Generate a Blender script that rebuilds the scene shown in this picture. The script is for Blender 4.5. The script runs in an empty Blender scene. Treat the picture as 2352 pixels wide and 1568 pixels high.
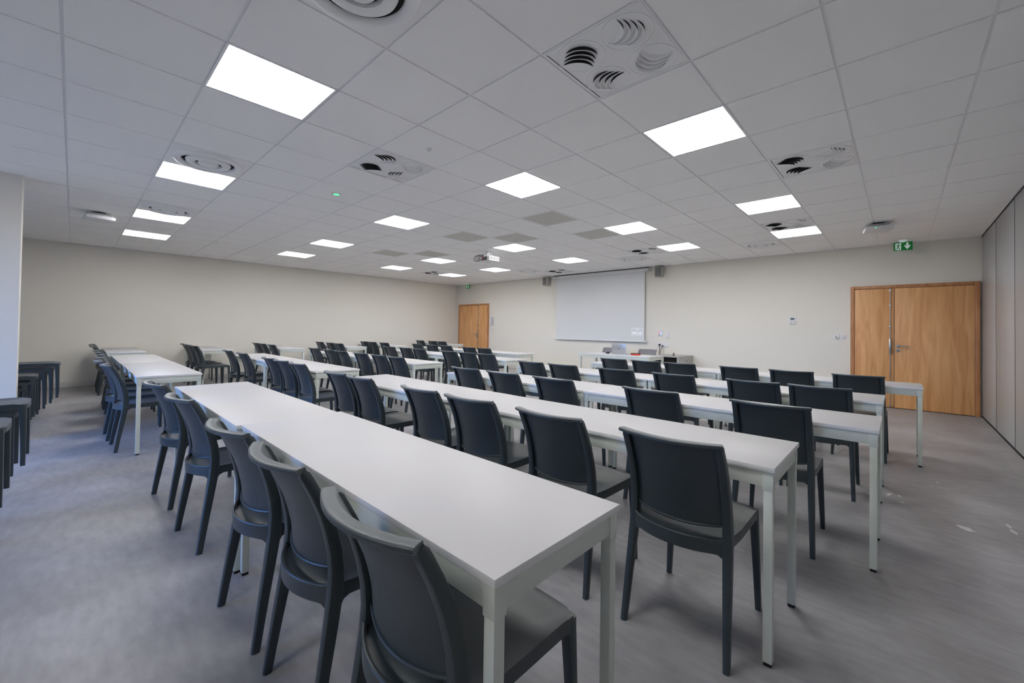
import bpy, bmesh, math, random
from mathutils import Vector, Matrix
random.seed(7)
C = bpy.context.scene.collection
PI = math.pi
ZC = 2.762                      # ceiling height
XB, XF = -3.0, 9.45            # back wall (windows) and front wall (screen)
YR, YL = -3.585, 9.05           # right partition and left wall
T = 0.6                         # ceiling tile

# ------------------------------------------------------------------ materials
def s2l(c):
    c = c / 255.0
    return c / 12.92 if c <= 0.04045 else ((c + 0.055) / 1.055) ** 2.4
def rgb(r, g, b): return (s2l(r), s2l(g), s2l(b), 1.0)

def mat(name, col, rough=0.5, metal=0.0, noise=0.0, nscale=8.0, bump=0.0, bscale=200.0, spec=0.5, emit=None, estr=0.0):
    m = bpy.data.materials.new(name); m.use_nodes = True
    nt = m.node_tree; N = nt.nodes; L = nt.links
    b = N['Principled BSDF']
    b.inputs['Base Color'].default_value = col
    b.inputs['Roughness'].default_value = rough
    b.inputs['Metallic'].default_value = metal
    b.inputs['Specular IOR Level'].default_value = spec
    if emit:
        b.inputs['Emission Color'].default_value = emit
        b.inputs['Emission Strength'].default_value = estr
    tc = N.new('ShaderNodeTexCoord')
    if noise > 0:
        n = N.new('ShaderNodeTexNoise'); n.inputs['Scale'].default_value = nscale; n.inputs['Detail'].default_value = 4
        L.new(tc.outputs['Object'], n.inputs['Vector'])
        mx = N.new('ShaderNodeMix'); mx.data_type = 'RGBA'
        mx.inputs['A'].default_value = tuple(x * (1 - noise) for x in col[:3]) + (1,)
        mx.inputs['B'].default_value = tuple(min(1, x * (1 + noise)) for x in col[:3]) + (1,)
        L.new(n.outputs['Fac'], mx.inputs['Factor']); L.new(mx.outputs['Result'], b.inputs['Base Color'])
    if bump > 0:
        n2 = N.new('ShaderNodeTexNoise'); n2.inputs['Scale'].default_value = bscale; n2.inputs['Detail'].default_value = 2
        L.new(tc.outputs['Object'], n2.inputs['Vector'])
        bp = N.new('ShaderNodeBump'); bp.inputs['Strength'].default_value = bump; bp.inputs['Distance'].default_value = 0.002
        L.new(n2.outputs['Fac'], bp.inputs['Height']); L.new(bp.outputs['Normal'], b.inputs['Normal'])
    return m

def wood_mat(name, base, dark, scale=(9.0, 9.0, 0.8), rough=0.42):
    m = bpy.data.materials.new(name); m.use_nodes = True
    nt = m.node_tree; N = nt.nodes; L = nt.links; b = N['Principled BSDF']
    tc = N.new('ShaderNodeTexCoord'); mp = N.new('ShaderNodeMapping'); mp.inputs['Scale'].default_value = scale
    L.new(tc.outputs['Object'], mp.inputs['Vector'])
    n = N.new('ShaderNodeTexNoise'); n.inputs['Scale'].default_value = 1.3; n.inputs['Detail'].default_value = 6
    n.inputs['Distortion'].default_value = 1.1; L.new(mp.outputs['Vector'], n.inputs['Vector'])
    mp2 = N.new('ShaderNodeMapping'); mp2.inputs['Scale'].default_value = (scale[0] * 9, scale[1] * 9, scale[2] * 2.2)
    L.new(tc.outputs['Object'], mp2.inputs['Vector'])
    n2 = N.new('ShaderNodeTexNoise'); n2.inputs['Scale'].default_value = 1.5; n2.inputs['Detail'].default_value = 3
    L.new(mp2.outputs['Vector'], n2.inputs['Vector'])
    a = N.new('ShaderNodeMath'); a.operation = 'MULTIPLY_ADD'; a.inputs[1].default_value = 0.35
    L.new(n2.outputs['Fac'], a.inputs[0]); L.new(n.outputs['Fac'], a.inputs[2])
    r = N.new('ShaderNodeValToRGB'); r.color_ramp.elements[0].position = 0.42; r.color_ramp.elements[1].position = 0.85
    r.color_ramp.elements[0].color = dark; r.color_ramp.elements[1].color = base
    L.new(a.outputs[0], r.inputs['Fac']); L.new(r.outputs['Color'], b.inputs['Base Color'])
    b.inputs['Roughness'].default_value = rough; b.inputs['Specular IOR Level'].default_value = 0.35
    return m

def floor_mat():
    m = bpy.data.materials.new('vinyl_floor'); m.use_nodes = True
    nt = m.node_tree; N = nt.nodes; L = nt.links; b = N['Principled BSDF']
    g = N.new('ShaderNodeNewGeometry'); sep = N.new('ShaderNodeSeparateXYZ'); L.new(g.outputs['Position'], sep.inputs[0])
    n = N.new('ShaderNodeTexNoise'); n.inputs['Scale'].default_value = 1.6; n.inputs['Detail'].default_value = 6; n.inputs['Roughness'].default_value = 0.62
    L.new(g.outputs['Position'], n.inputs['Vector'])
    r = N.new('ShaderNodeValToRGB'); e = r.color_ramp.elements
    e[0].position = 0.35; e[0].color = FLOOR_A; e[1].position = 0.65; e[1].color = FLOOR_B
    L.new(n.outputs['Fac'], r.inputs['Fac'])
    # fine streaks along y
    mp = N.new('ShaderNodeMapping'); mp.inputs['Scale'].default_value = (26, 7, 1); L.new(g.outputs['Position'], mp.inputs['Vector'])
    n2 = N.new('ShaderNodeTexNoise'); n2.inputs['Scale'].default_value = 1.0; n2.inputs['Detail'].default_value = 5; L.new(mp.outputs['Vector'], n2.inputs['Vector'])
    rr = N.new('ShaderNodeMapRange'); rr.inputs['From Min'].default_value = 0.3; rr.inputs['From Max'].default_value = 0.7
    rr.inputs['To Min'].default_value = 0.88; rr.inputs['To Max'].default_value = 1.10; L.new(n2.outputs['Fac'], rr.inputs['Value'])
    mu = N.new('ShaderNodeMix'); mu.data_type = 'RGBA'; mu.blend_type = 'MULTIPLY'; mu.inputs['Factor'].default_value = 1
    L.new(r.outputs['Color'], mu.inputs['A']); L.new(rr.outputs['Result'], mu.inputs['B'])
    # pale specks
    v = N.new('ShaderNodeTexVoronoi'); v.inputs['Scale'].default_value = 26; L.new(g.outputs['Position'], v.inputs['Vector'])
    lt = N.new('ShaderNodeMath'); lt.operation = 'LESS_THAN'; lt.inputs[1].default_value = 0.045; L.new(v.outputs['Distance'], lt.inputs[0])
    sc = N.new('ShaderNodeSeparateColor'); L.new(v.outputs['Color'], sc.inputs[0])
    gt = N.new('ShaderNodeMath'); gt.operation = 'GREATER_THAN'; gt.inputs[1].default_value = 0.72; L.new(sc.outputs[0], gt.inputs[0])
    an = N.new('ShaderNodeMath'); an.operation = 'MULTIPLY'; L.new(lt.outputs[0], an.inputs[0]); L.new(gt.outputs[0], an.inputs[1])
    # welded seams every 2.02 m (lines of constant y), broken up by noise
    ad = N.new('ShaderNodeMath'); ad.operation = 'ADD'; ad.inputs[1].default_value = 3.46 + 20.2; L.new(sep.outputs['Y'], ad.inputs[0])
    md = N.new('ShaderNodeMath'); md.operation = 'MODULO'; md.inputs[1].default_value = 2.02; L.new(ad.outputs[0], md.inputs[0])
    se = N.new('ShaderNodeMath'); se.operation = 'LESS_THAN'; se.inputs[1].default_value = 0.004; L.new(md.outputs[0], se.inputs[0])
    n3 = N.new('ShaderNodeTexNoise'); n3.inputs['Scale'].default_value = 1.1; L.new(g.outputs['Position'], n3.inputs['Vector'])
    g3 = N.new('ShaderNodeMapRange'); g3.inputs['From Min'].default_value = 0.42; g3.inputs['From Max'].default_value = 0.62; g3.inputs['To Max'].default_value = 0.55
    L.new(n3.outputs['Fac'], g3.inputs['Value'])
    sm = N.new('ShaderNodeMath'); sm.operation = 'MULTIPLY'; L.new(se.outputs[0], sm.inputs[0]); L.new(g3.outputs['Result'], sm.inputs[1])
    # scuff clouds
    n4 = N.new('ShaderNodeTexNoise'); n4.inputs['Scale'].default_value = 9; n4.inputs['Detail'].default_value = 8; n4.inputs['Roughness'].default_value = 0.7
    L.new(g.outputs['Position'], n4.inputs['Vector'])
    m4 = N.new('ShaderNodeMapRange'); m4.inputs['From Min'].default_value = 0.60; m4.inputs['From Max'].default_value = 0.80; m4.inputs['To Max'].default_value = 0.35
    L.new(n4.outputs['Fac'], m4.inputs['Value'])
    a1 = N.new('ShaderNodeMath'); a1.operation = 'MAXIMUM'; L.new(an.outputs[0], a1.inputs[0]); L.new(sm.outputs[0], a1.inputs[1])
    a2 = N.new('ShaderNodeMath'); a2.operation = 'MAXIMUM'; L.new(a1.outputs[0], a2.inputs[0]); L.new(m4.outputs['Result'], a2.inputs[1])
    a3 = N.new('ShaderNodeMath'); a3.operation = 'MULTIPLY'; a3.inputs[1].default_value = 0.6; L.new(a2.outputs[0], a3.inputs[0])
    mx = N.new('ShaderNodeMix'); mx.data_type = 'RGBA'; mx.inputs['B'].default_value = rgb(205, 206, 208)
    L.new(a3.outputs[0], mx.inputs['Factor']); L.new(mu.outputs['Result'], mx.inputs['A']); L.new(mx.outputs['Result'], b.inputs['Base Color'])
    ro = N.new('ShaderNodeMapRange'); ro.inputs['From Min'].default_value = 0.3; ro.inputs['From Max'].default_value = 0.7
    ro.inputs['To Min'].default_value = 0.40; ro.inputs['To Max'].default_value = 0.52; L.new(n.outputs['Fac'], ro.inputs['Value'])
    L.new(ro.outputs['Result'], b.inputs['Roughness']); b.inputs['Specular IOR Level'].default_value = 0.45
    return m

FLOOR_A = rgb(136, 134, 136); FLOOR_B = rgb(162, 161, 164)
M = {}
M['floor'] = floor_mat()
M['wall'] = mat('cream_wall_paint', rgb(229, 225, 217), 0.75, noise=0.015, nscale=2, bump=0.08, bscale=350)
M['tile'] = mat('ceiling_tile', rgb(249, 249, 249), 0.9, noise=0.02, nscale=60, bump=0.15, bscale=500)
M['grid'] = mat('ceiling_grid_paint', rgb(240, 240, 242), 0.6, noise=0.02)
M['gap'] = mat('dark_gap', rgb(14, 14, 15), 0.9, noise=0.02)
M['part'] = mat('grey_partition_laminate', rgb(172, 173, 175), 0.32, noise=0.02, nscale=2, bump=0.03)
M['base'] = mat('white_baseboard', rgb(205, 204, 200), 0.5, noise=0.02)
M['plastic'] = mat('anthracite_plastic', rgb(38, 50, 56), 0.40, noise=0.05, nscale=14, bump=0.25, bscale=420, spec=0.8)
for k_ in ('plastic',):
    b_ = M[k_].node_tree.nodes['Principled BSDF']; b_.inputs['Sheen Weight'].default_value = 0.24; b_.inputs['Sheen Roughness'].default_value = 0.35; b_.inputs['Sheen Tint'].default_value = (0.85, 0.90, 1.0, 1)
M['plastic_lit'] = mat('lit_grey_plastic', rgb(112, 111, 118), 0.5, noise=0.05, nscale=14, bump=0.25, bscale=420)  # lit tone of the teacher's chairs painted into the grey
M['top'] = mat('white_melamine', rgb(185, 184, 187), 0.46, noise=0.012, nscale=6, spec=0.4)
M['edge'] = mat('white_edge_banding', rgb(232, 233, 235), 0.4, noise=0.01)
M['frame'] = mat('light_grey_enamel', rgb(212, 218, 211), 0.45, noise=0.02)
M['black'] = mat('black_plastic', rgb(16, 16, 17), 0.5, noise=0.05)
M['door'] = wood_mat('oak_door_laminate', rgb(232, 180, 126), rgb(204, 144, 90))
M['jamb'] = wood_mat('oak_door_frame', rgb(200, 146, 102), rgb(158, 104, 66), scale=(20, 20, 1.6))
M['steel'] = mat('brushed_steel', rgb(190, 188, 182), 0.28, 1.0, noise=0.05, nscale=40)
M['white'] = mat('white_plastic', rgb(226, 226, 228), 0.45, noise=0.01)
M['lamp'] = mat('lit_diffuser', rgb(240, 240, 245), 0.5, noise=0.002, emit=(1.0, 0.985, 0.965, 1), estr=19.8)
M['metal_w'] = mat('white_painted_metal', rgb(240, 241, 242), 0.38, noise=0.01, spec=0.5)
M['greyp'] = mat('grey_mesh_panel', rgb(208, 208, 202), 0.8, noise=0.05, nscale=90, bump=0.2, bscale=900)
M['screen'] = mat('matt_screen_cloth', rgb(219, 221, 224), 0.8, noise=0.006, nscale=3)
M['silver'] = mat('silver_laptop_shell', rgb(192, 192, 194), 0.35, 0.6, noise=0.02)
M['red'] = mat('orange_red_cover', rgb(226, 62, 28), 0.5, noise=0.03)
M['green'] = mat('exit_sign_green', rgb(10, 104, 42), 0.4, noise=0.03, emit=rgb(5, 110, 45), estr=0.25)
M['signw'] = mat('exit_sign_white', rgb(235, 245, 240), 0.4, noise=0.01, emit=rgb(220, 240, 235), estr=0.2)
M['led'] = mat('green_indicator', rgb(80, 240, 150), 0.4, noise=0.01, emit=rgb(80, 240, 150), estr=1.5)
M['proj'] = mat('projected_white', rgb(240, 244, 248), 0.8, noise=0.01, emit=rgb(235, 242, 248), estr=0.4)
M['sgrey'] = mat('speaker_grille', rgb(120, 121, 122), 0.7, noise=0.1, nscale=200)
M['scase'] = mat('speaker_case', rgb(186, 185, 178), 0.5, noise=0.02)
M['lcd'] = mat('grey_display', rgb(86, 90, 92), 0.3, noise=0.05)
M['cab'] = mat('grey_steel_cabinet', rgb(168, 168, 166), 0.4, 0.3, noise=0.03)
M['glassd'] = mat('dark_smoked_door', rgb(20, 22, 22), 0.15, noise=0.05)
M['paper'] = mat('white_paper', rgb(215, 214, 216), 0.7, noise=0.01)
M['ink'] = mat('grey_print', rgb(120, 120, 126), 0.7, noise=0.1)
M['blue_led'] = mat('blue_key', rgb(140, 180, 250), 0.4, noise=0.01, emit=rgb(150, 190, 255), estr=1.0)
M['red_led'] = mat('red_key', rgb(245, 120, 130), 0.4, noise=0.01, emit=rgb(255, 120, 130), estr=1.0)
M['alu'] = mat('window_frame_aluminium', rgb(150, 152, 155), 0.4, 0.4, noise=0.02)
def glass():
    m = bpy.data.materials.new('window_glass'); m.use_nodes = True
    nt = m.node_tree; N = nt.nodes; L = nt.links
    b = N['Principled BSDF']; b.inputs['Base Color'].default_value = (1, 1, 1, 1); b.inputs['Roughness'].default_value = 0.0
    tr = N.new('ShaderNodeBsdfTransparent'); gl = N.new('ShaderNodeBsdfGlossy'); gl.inputs['Roughness'].default_value = 0.0
    fr = N.new('ShaderNodeFresnel'); fr.inputs['IOR'].default_value = 1.45
    mx = N.new('ShaderNodeMixShader'); L.new(fr.outputs[0], mx.inputs[0]); L.new(tr.outputs[0], mx.inputs[1]); L.new(gl.outputs[0], mx.inputs[2])
    L.new(mx.outputs[0], N['Material Output'].inputs['Surface']); return m
M['glass'] = glass()

# ------------------------------------------------------------------ mesh helpers
class MB:
    def __init__(s): s.bm = bmesh.new(); s.mi = 0
    def quad(s, ps):
        vs = [s.bm.verts.new(p) for p in ps]
        f = s.bm.faces.new(vs); f.material_index = s.mi; return f
    def box(s, x0, x1, y0, y1, z0, z1, bevel=0.0):
        r = bmesh.ops.create_cube(s.bm, size=1.0)
        vs = r['verts']
        for v in vs:
            v.co = Vector(((x0 + x1) / 2 + v.co.x * (x1 - x0), (y0 + y1) / 2 + v.co.y * (y1 - y0), (z0 + z1) / 2 + v.co.z * (z1 - z0)))
        fs = set(f for v in vs for f in v.link_faces)
        for f in fs: f.material_index = s.mi
        if bevel > 0:
            es = set(e for v in vs for e in v.link_edges)
            bmesh.ops.bevel(s.bm, geom=list(es), offset=bevel, segments=2, profile=0.5, affect='EDGES', material=s.mi)
        return s
    def sweep(s, pts, secs, cap=True, side=None):
        """loft of rounded rectangles; secs = (half x, half y) in local frame (a along first axis, b along side)"""
        rings = []
        n = len(pts)
        for i, (p, (a, b)) in enumerate(zip(pts, secs)):
            p = Vector(p)
            d = (Vector(pts[min(i + 1, n - 1)]) - Vector(pts[max(i - 1, 0)])).normalized()
            sd = Vector(side) if side else Vector((0, 1, 0))
            sd = (sd - d * sd.dot(d)).normalized(); fw = sd.cross(d)
            ring = []
            for k in range(12):
                t = 2 * PI * (k + 0.5) / 12; c, q = math.cos(t), math.sin(t)
                e = 0.55
                cx = math.copysign(abs(c) ** e, c); cy = math.copysign(abs(q) ** e, q)
                ring.append(s.bm.verts.new(p + fw * (a * cx) + sd * (b * cy)))
            rings.append(ring)
        for r0, r1 in zip(rings, rings[1:]):
            for k in range(12):
                f = s.bm.faces.new((r0[k], r0[(k + 1) % 12], r1[(k + 1) % 12], r1[k])); f.material_index = s.mi
        if cap:
            for r in (rings[0], rings[-1]):
                f = s.bm.faces.new(r); f.material_index = s.mi
        return s
    def tube(s, pts, r, seg=8):
        rings = []; n = len(pts)
        for i, p in enumerate(pts):
            p = Vector(p); d = (Vector(pts[min(i + 1, n - 1)]) - Vector(pts[max(i - 1, 0)])).normalized()
            u = d.orthogonal().normalized() if i == 0 else (u - d * u.dot(d)).normalized()
            w = d.cross(u)
            rings.append([s.bm.verts.new(p + u * (r * math.cos(2 * PI * k / seg)) + w * (r * math.sin(2 * PI * k / seg))) for k in range(seg)])
        for a, b in zip(rings, rings[1:]):
            for k in range(seg):
                f = s.bm.faces.new((a[k], a[(k + 1) % seg], b[(k + 1) % seg], b[k])); f.material_index = s.mi
        for r_ in (rings[0], rings[-1]):
            f = s.bm.faces.new(r_); f.material_index = s.mi
        return s
    def lathe(s, prof, seg=48, center=(0, 0), axis='z', off=(0, 0, 0)):
        """profile (r, h) about an axis; open profile"""
        rings = []
        for r, h in prof:
            ring = []
            for k in range(seg):
                t = 2 * PI * k / seg; a, b = r * math.cos(t), r * math.sin(t)
                if axis == 'z': p = (center[0] + a, center[1] + b, h)
                elif axis == 'x': p = (h, center[0] + a, center[1] + b)
                ring.append(s.bm.verts.new(Vector(p) + Vector(off)))
            rings.append(ring)
        for a, b in zip(rings, rings[1:]):
            for k in range(seg):
                f = s.bm.faces.new((a[k], a[(k + 1) % seg], b[(k + 1) % seg], b[k])); f.material_index = s.mi
        return rings
    def grid(s, fn, nu, nv, thick=None):
        """closed shell between fn(u,v,0) and fn(u,v,1)"""
        A = [[s.bm.verts.new(fn(i / nu, j / nv, 0)) for j in range(nv + 1)] for i in range(nu + 1)]
        B = [[s.bm.verts.new(fn(i / nu, j / nv, 1)) for j in range(nv + 1)] for i in range(nu + 1)]
        def q(*v):
            f = s.bm.faces.new(v); f.material_index = s.mi
        for i in range(nu):
            for j in range(nv):
                q(A[i][j], A[i + 1][j], A[i + 1][j + 1], A[i][j + 1])
                q(B[i][j], B[i][j + 1], B[i + 1][j + 1], B[i + 1][j])
        for i in range(nu):
            q(A[i][0], B[i][0], B[i + 1][0], A[i + 1][0]); q(A[i][nv], A[i + 1][nv], B[i + 1][nv], B[i][nv])
        for j in range(nv):
            q(A[0][j], A[0][j + 1], B[0][j + 1], B[0][j]); q(A[nu][j], B[nu][j], B[nu][j + 1], A[nu][j + 1])
        return s
    def prism(s, poly, t0, t1, plane='yz'):
        """extruded polygon; plane 'yz' extrudes along x, 'xy' along z, 'xz' along y"""
        def P(a, b, t): return {'yz': (t, a, b), 'xy': (a, b, t), 'xz': (a, t, b)}[plane]
        A = [s.bm.verts.new(P(a, b, t0)) for a, b in poly]; B = [s.bm.verts.new(P(a, b, t1)) for a, b in poly]
        for f in (s.bm.faces.new(A), s.bm.faces.new(B[::-1])): f.material_index = s.mi
        n = len(poly)
        for k in range(n):
            f = s.bm.faces.new((A[k], B[k], B[(k + 1) % n], A[(k + 1) % n])); f.material_index = s.mi
        return s
    def xform(s, m): bmesh.ops.transform(s.bm, matrix=m, verts=s.bm.verts); return s
    def build(s, name, mats, parent=None, smooth=True, angle=38):
        bmesh.ops.recalc_face_normals(s.bm, faces=s.bm.faces)
        if smooth:
            for f in s.bm.faces: f.smooth = True
            for e in s.bm.edges:
                if len(e.link_faces) == 2 and e.calc_face_angle(0) > math.radians(angle): e.smooth = False
        me = bpy.data.meshes.new(name); s.bm.to_mesh(me); s.bm.free()
        for m in (mats if isinstance(mats, (list, tuple)) else [mats]): me.materials.append(m)
        o = bpy.data.objects.new(name, me); C.objects.link(o)
        if parent: o.parent = parent
        return o

def thing(name, label, cat, loc=(0, 0, 0), rz=0.0, group=None):
    o = bpy.data.objects.new(name, None); o.empty_display_size = 0.1; C.objects.link(o)
    o.location = loc; o.rotation_euler = (0, 0, rz); o['label'] = label; o['category'] = cat
    if group: o['group'] = group
    return o
def tag(o, label, cat, group=None):
    o['label'] = label; o['category'] = cat
    if group: o['group'] = group
    return o
def struct(o): o['kind'] = 'structure'; return o
def lab(o, l): o['label'] = l; return o
KIDS = {}
def kids(r):
    if r.name not in KIDS: KIDS[r.name] = [c for c in bpy.data.objects if c.parent == r]
    return KIDS[r.name]
def dup(root, loc, rz, label, group=None):
    r = root.copy(); C.objects.link(r); r.location = loc; r.rotation_euler = (0, 0, rz); r['label'] = label
    if group: r['group'] = group
    for ch in kids(root):
        c = ch.copy(); C.objects.link(c); c.parent = r
        for g in kids(ch):
            d = g.copy(); C.objects.link(d); d.parent = c
    return r

# ------------------------------------------------------------------ room shell
SCUFFS = [(4.37, -2.605, .05, .016, -.2), (4.39, -2.665, .022, .010, .2), (4.24, -2.68, .02, .010, .3), (3.98, -2.98, .045, .030, .8), (4.23, -3.19, .04, .008, .1), (4.13, -3.20, .045, .010, .2), (5.02, -2.90, .02, .012, .3), (4.85, -2.86, .012, .008, .5)]
b = MB(); b.box(XB - 0.2, XF + 0.2, YR - 0.2, YL + 0.2, -0.12, 0.0)
struct(b.build('floor', M['floor'], smooth=False))
# pale scuffs worn into the vinyl on the right
M['scuff'] = mat('pale_scuff', rgb(200, 200, 200), 0.7, noise=0.15, nscale=60)
def scuff(x, y, l, w, a):
    f = MB(); n = 14; P = []
    for k in range(n):
        t = 2 * PI * k / n; r = 1 + random.uniform(-.35, .25)
        u, v = l * r * math.cos(t), w * r * math.sin(t)
        P.append((x + u * math.cos(a) - v * math.sin(a), y + u * math.sin(a) + v * math.cos(a)))
    f.prism(P, 0.0001, 0.0006, 'xy'); o = f.build('trim_4', M['scuff'], smooth=False); return struct(o)
for q in SCUFFS: scuff(*q)
# windows in the back wall
WIN = [(0.90, 2.60), (2.80, 4.50)]; WZ0, WZ1 = 0.30, 2.40
b = MB()
ys = [YR - 0.2] + [v for w in WIN for v in w] + [YL + 0.2]
for k in range(0, len(ys), 2): b.box(XB - 0.2, XB, ys[k], ys[k + 1], 0, ZC + 0.2)
for y0, y1 in WIN: b.box(XB - 0.2, XB, y0, y1, 0, WZ0); b.box(XB - 0.2, XB, y0, y1, WZ1, ZC + 0.2)
struct(b.build('wall_back', M['wall'], smooth=False))
for k, (y0, y1) in enumerate(WIN):
    w = struct(MB().box(XB - 0.14, XB - 0.10, y0, y1, WZ0, WZ1).build('window_%d' % (k + 1), M['glass'], smooth=False))
    f = MB()
    for a0, a1, z0, z1 in ((y0, y1, WZ0, WZ0 + 0.05), (y0, y1, WZ1 - 0.05, WZ1), (y0, y0 + 0.05, WZ0 + .05, WZ1 - .05), (y1 - 0.05, y1, WZ0 + .05, WZ1 - .05), ((y0 + y1) / 2 - 0.03, (y0 + y1) / 2 + 0.03, WZ0 + .05, WZ1 - .05)):
        f.box(XB - 0.16, XB - 0.08, a0, a1, z0, z1)
    f.build('window_frame', M['alu'], w, smooth=False)
    MB().box(XB - 0.08, XB + 0.03, y0 - 0.03, y1 + 0.03, WZ0 - 0.025, WZ0, 0.004).build('window_sill', M['base'], w)
struct(MB().box(XF, XF + 0.2, YR - 0.2, YL + 0.2, 0, ZC + 0.2).build('wall_front', M['wall'], smooth=False))
struct(MB().box(XB, XF, YL, YL + 0.2, 0, ZC + 0.2).build('wall_left', M['wall'], smooth=False))
# end of a short return wall on the left, painted like the rest
struct(MB().box(-0.92, -0.315, 4.05, 4.25, 0, ZC).build('wall_pillar', M['wall'], smooth=False))
b = MB(); b.box(-0.93, -0.305, 4.04, 4.05, 0, 0.09); b.box(-0.315, -0.305, 4.05, 4.25, 0, 0.09)
struct(b.build('baseboard_pillar', M['base'], smooth=False))
# right wall: sliding partition of tall grey panels between two shadow gaps
wr = struct(MB().box(XB, XF, YR - 0.2, YR - 0.06, 0, ZC + 0.2).build('wall_right', M['gap'], smooth=False))
xs = [XF - 0.012, 8.19, 7.00, 5.81, 4.62, 3.43, 2.24, 1.05, -0.14, -1.33, -2.52, XB]
for x1, x0 in zip(xs, xs[1:]):
    b = MB(); b.box(x0 + 0.006, x1 - 0.006, YR - 0.055, YR, 0.022, ZC - 0.022, 0.003)
    b.build('partition_panel', M['part'], wr)
    if x0 > XB: MB().box(x0 - 0.006, x0 + 0.006, YR - 0.02, YR + 0.0012, 0.022, ZC - 0.022).build('rubber_seal', M['gap'], wr, smooth=False)
b = MB(); b.box(XB, XF - 0.01, YR + 0.004, YR + 0.016, ZC - 0.010, ZC, 0.0); b.mi = 1; b.box(XB, XF - 0.01, YR - 0.03, YR + 0.004, ZC - 0.021, ZC)  # second box: black strip painting shade into the gap under the ceiling
struct(b.build('trim_1', [M['grid'], M['gap']], smooth=False))
b = MB(); b.box(XB, XF - 0.012, YR - 0.06, YR + 0.004, 0, 0.018); struct(b.build('trim_gap_shade', M['gap'], smooth=False))  # black strip painting shade into the gap above the floor
# baseboards
b = MB(); b.box(XB, XF, YL - 0.012, YL, 0, 0.10, 0.002); struct(b.build('baseboard_left', M['base']))
b = MB(); b.box(XF - 0.012, XF, -2.01, 7.38, 0, 0.10, 0.002); b.box(XF - 0.012, XF, YR, -3.575, 0, 0.1)
struct(b.build('baseboard_front', M['base']))
# perimeter angle trim under the ceiling
b = MB()
b.box(XF - 0.02, XF, YR, YL, ZC - 0.003, ZC + 0.012); b.box(XB, XF, YL - 0.02, YL, ZC - 0.003, ZC + 0.012)
struct(b.build('trim_2', M['grid'], smooth=False))

# ceiling: recessed grid with drop-edge tiles
lights = [(-3, -3), (1, -3), (1, 0), (1, 4), (1, 8), (1, 11), (5, -3), (5, 0), (5, 4), (5, 8), (5, 11), (9, -3), (9, 0), (9, 4), (9, 8), (9, 11),  # first cell: unseen panel added behind the camera to brighten the near tables
          (12, -3), (12, 0), (12, 4), (12, 8), (12, 11)]
vents = [(3, -3), (3, 1), (7, -4), (11, -3), (12, 1), (14, 6), (11, 11)]
rounds = [(1, -2), (1, 3), (1, 7), (13, -2), (13, 2), (13, 7)]
greys = [(7, 1), (7, 4), (8, 3), (9, 1), (7, 8), (8, 7)]
special = set(lights + vents + rounds + greys)
b = MB(); G = 0.007
b.box(XB - 0.1, XF + 0.1, YR - 0.1, YL + 0.1, ZC + G, ZC + 0.15)
b.mi = 1
for i in range(-5, 16):
    for j in range(-6, 16):
        if (i, j) in special: continue
        x0, x1 = max(i * T + 0.0075, XB), min((i + 1) * T - 0.0075, XF - 0.02)
        y0, y1 = max(j * T + 0.0075, YR), min((j + 1) * T - 0.0075, YL - 0.02)
        if x1 - x0 < 0.03 or y1 - y0 < 0.03: continue
        # bottom face and four sides of the dropped edge
        z0, z1 = ZC, ZC + G
        b.quad([(x0, y0, z0), (x0, y1, z0), (x1, y1, z0), (x1, y0, z0)])
        b.quad([(x0, y0, z0), (x1, y0, z0), (x1, y0, z1), (x0, y0, z1)]); b.quad([(x0, y1, z0), (x0, y1, z1), (x1, y1, z1), (x1, y1, z0)])
        b.quad([(x0, y0, z0), (x0, y0, z1), (x0, y1, z1), (x0, y1, z0)]); b.quad([(x1, y0, z0), (x1, y1, z0), (x1, y1, z1), (x1, y0, z1)])
cl = b.build('ceiling', [M['grid'], M['tile']], smooth=False); struct(cl)

def cell(i, j): return ((i + 0.5) * T, (j + 0.5) * T)
# ---- light panels
ORD = ['first', 'second', 'third', 'fourth', 'fifth', 'sixth', 'seventh', 'eighth', 'ninth', 'tenth', 'eleventh', 'twelfth']
ROWN = {-3: 'added unseen behind the camera', 1: 'leftmost line in the picture', 5: 'second line from the left', 9: 'third line from the left', 12: 'line nearest the screen'}
lp = thing('ceiling_light', '', 'ceiling light', (0, 0, ZC))
f = MB()
for x0, x1, y0, y1 in ((-.2975, .2975, -.2975, -.284), (-.2975, .2975, .284, .2975), (-.2975, -.284, -.284, .284), (.284, .2975, -.284, .284)):
    f.box(x0, x1, y0, y1, 0.000, 0.0095)
f.build('frame', M['metal_w'], lp, smooth=False)
f = MB(); f.box(-.284, .284, -.284, .284, 0.004, 0.0095); f.build('diffuser', M['lamp'], lp, smooth=False)
first = True
for i, j in lights:
    js = sorted(jj for ii, jj in lights if ii == i)
    if i == 1: js = [v for v in js if v >= 0]; n = 'outside the frame' if j < 0 else ORD[js.index(j)] + ' from the camera'
    else: n = ORD[js.index(j)] + ' from the right'
    l = 'square white lit ceiling panel, %s, %s' % (ROWN[i], n)
    c = cell(i, j)
    if first: lp.location = (c[0], c[1], ZC); lp['label'] = l; lp['group'] = 'ceiling light panels'; first = False
    else: dup(lp, (c[0], c[1], ZC), 0, l, 'ceiling light panels')

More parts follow.
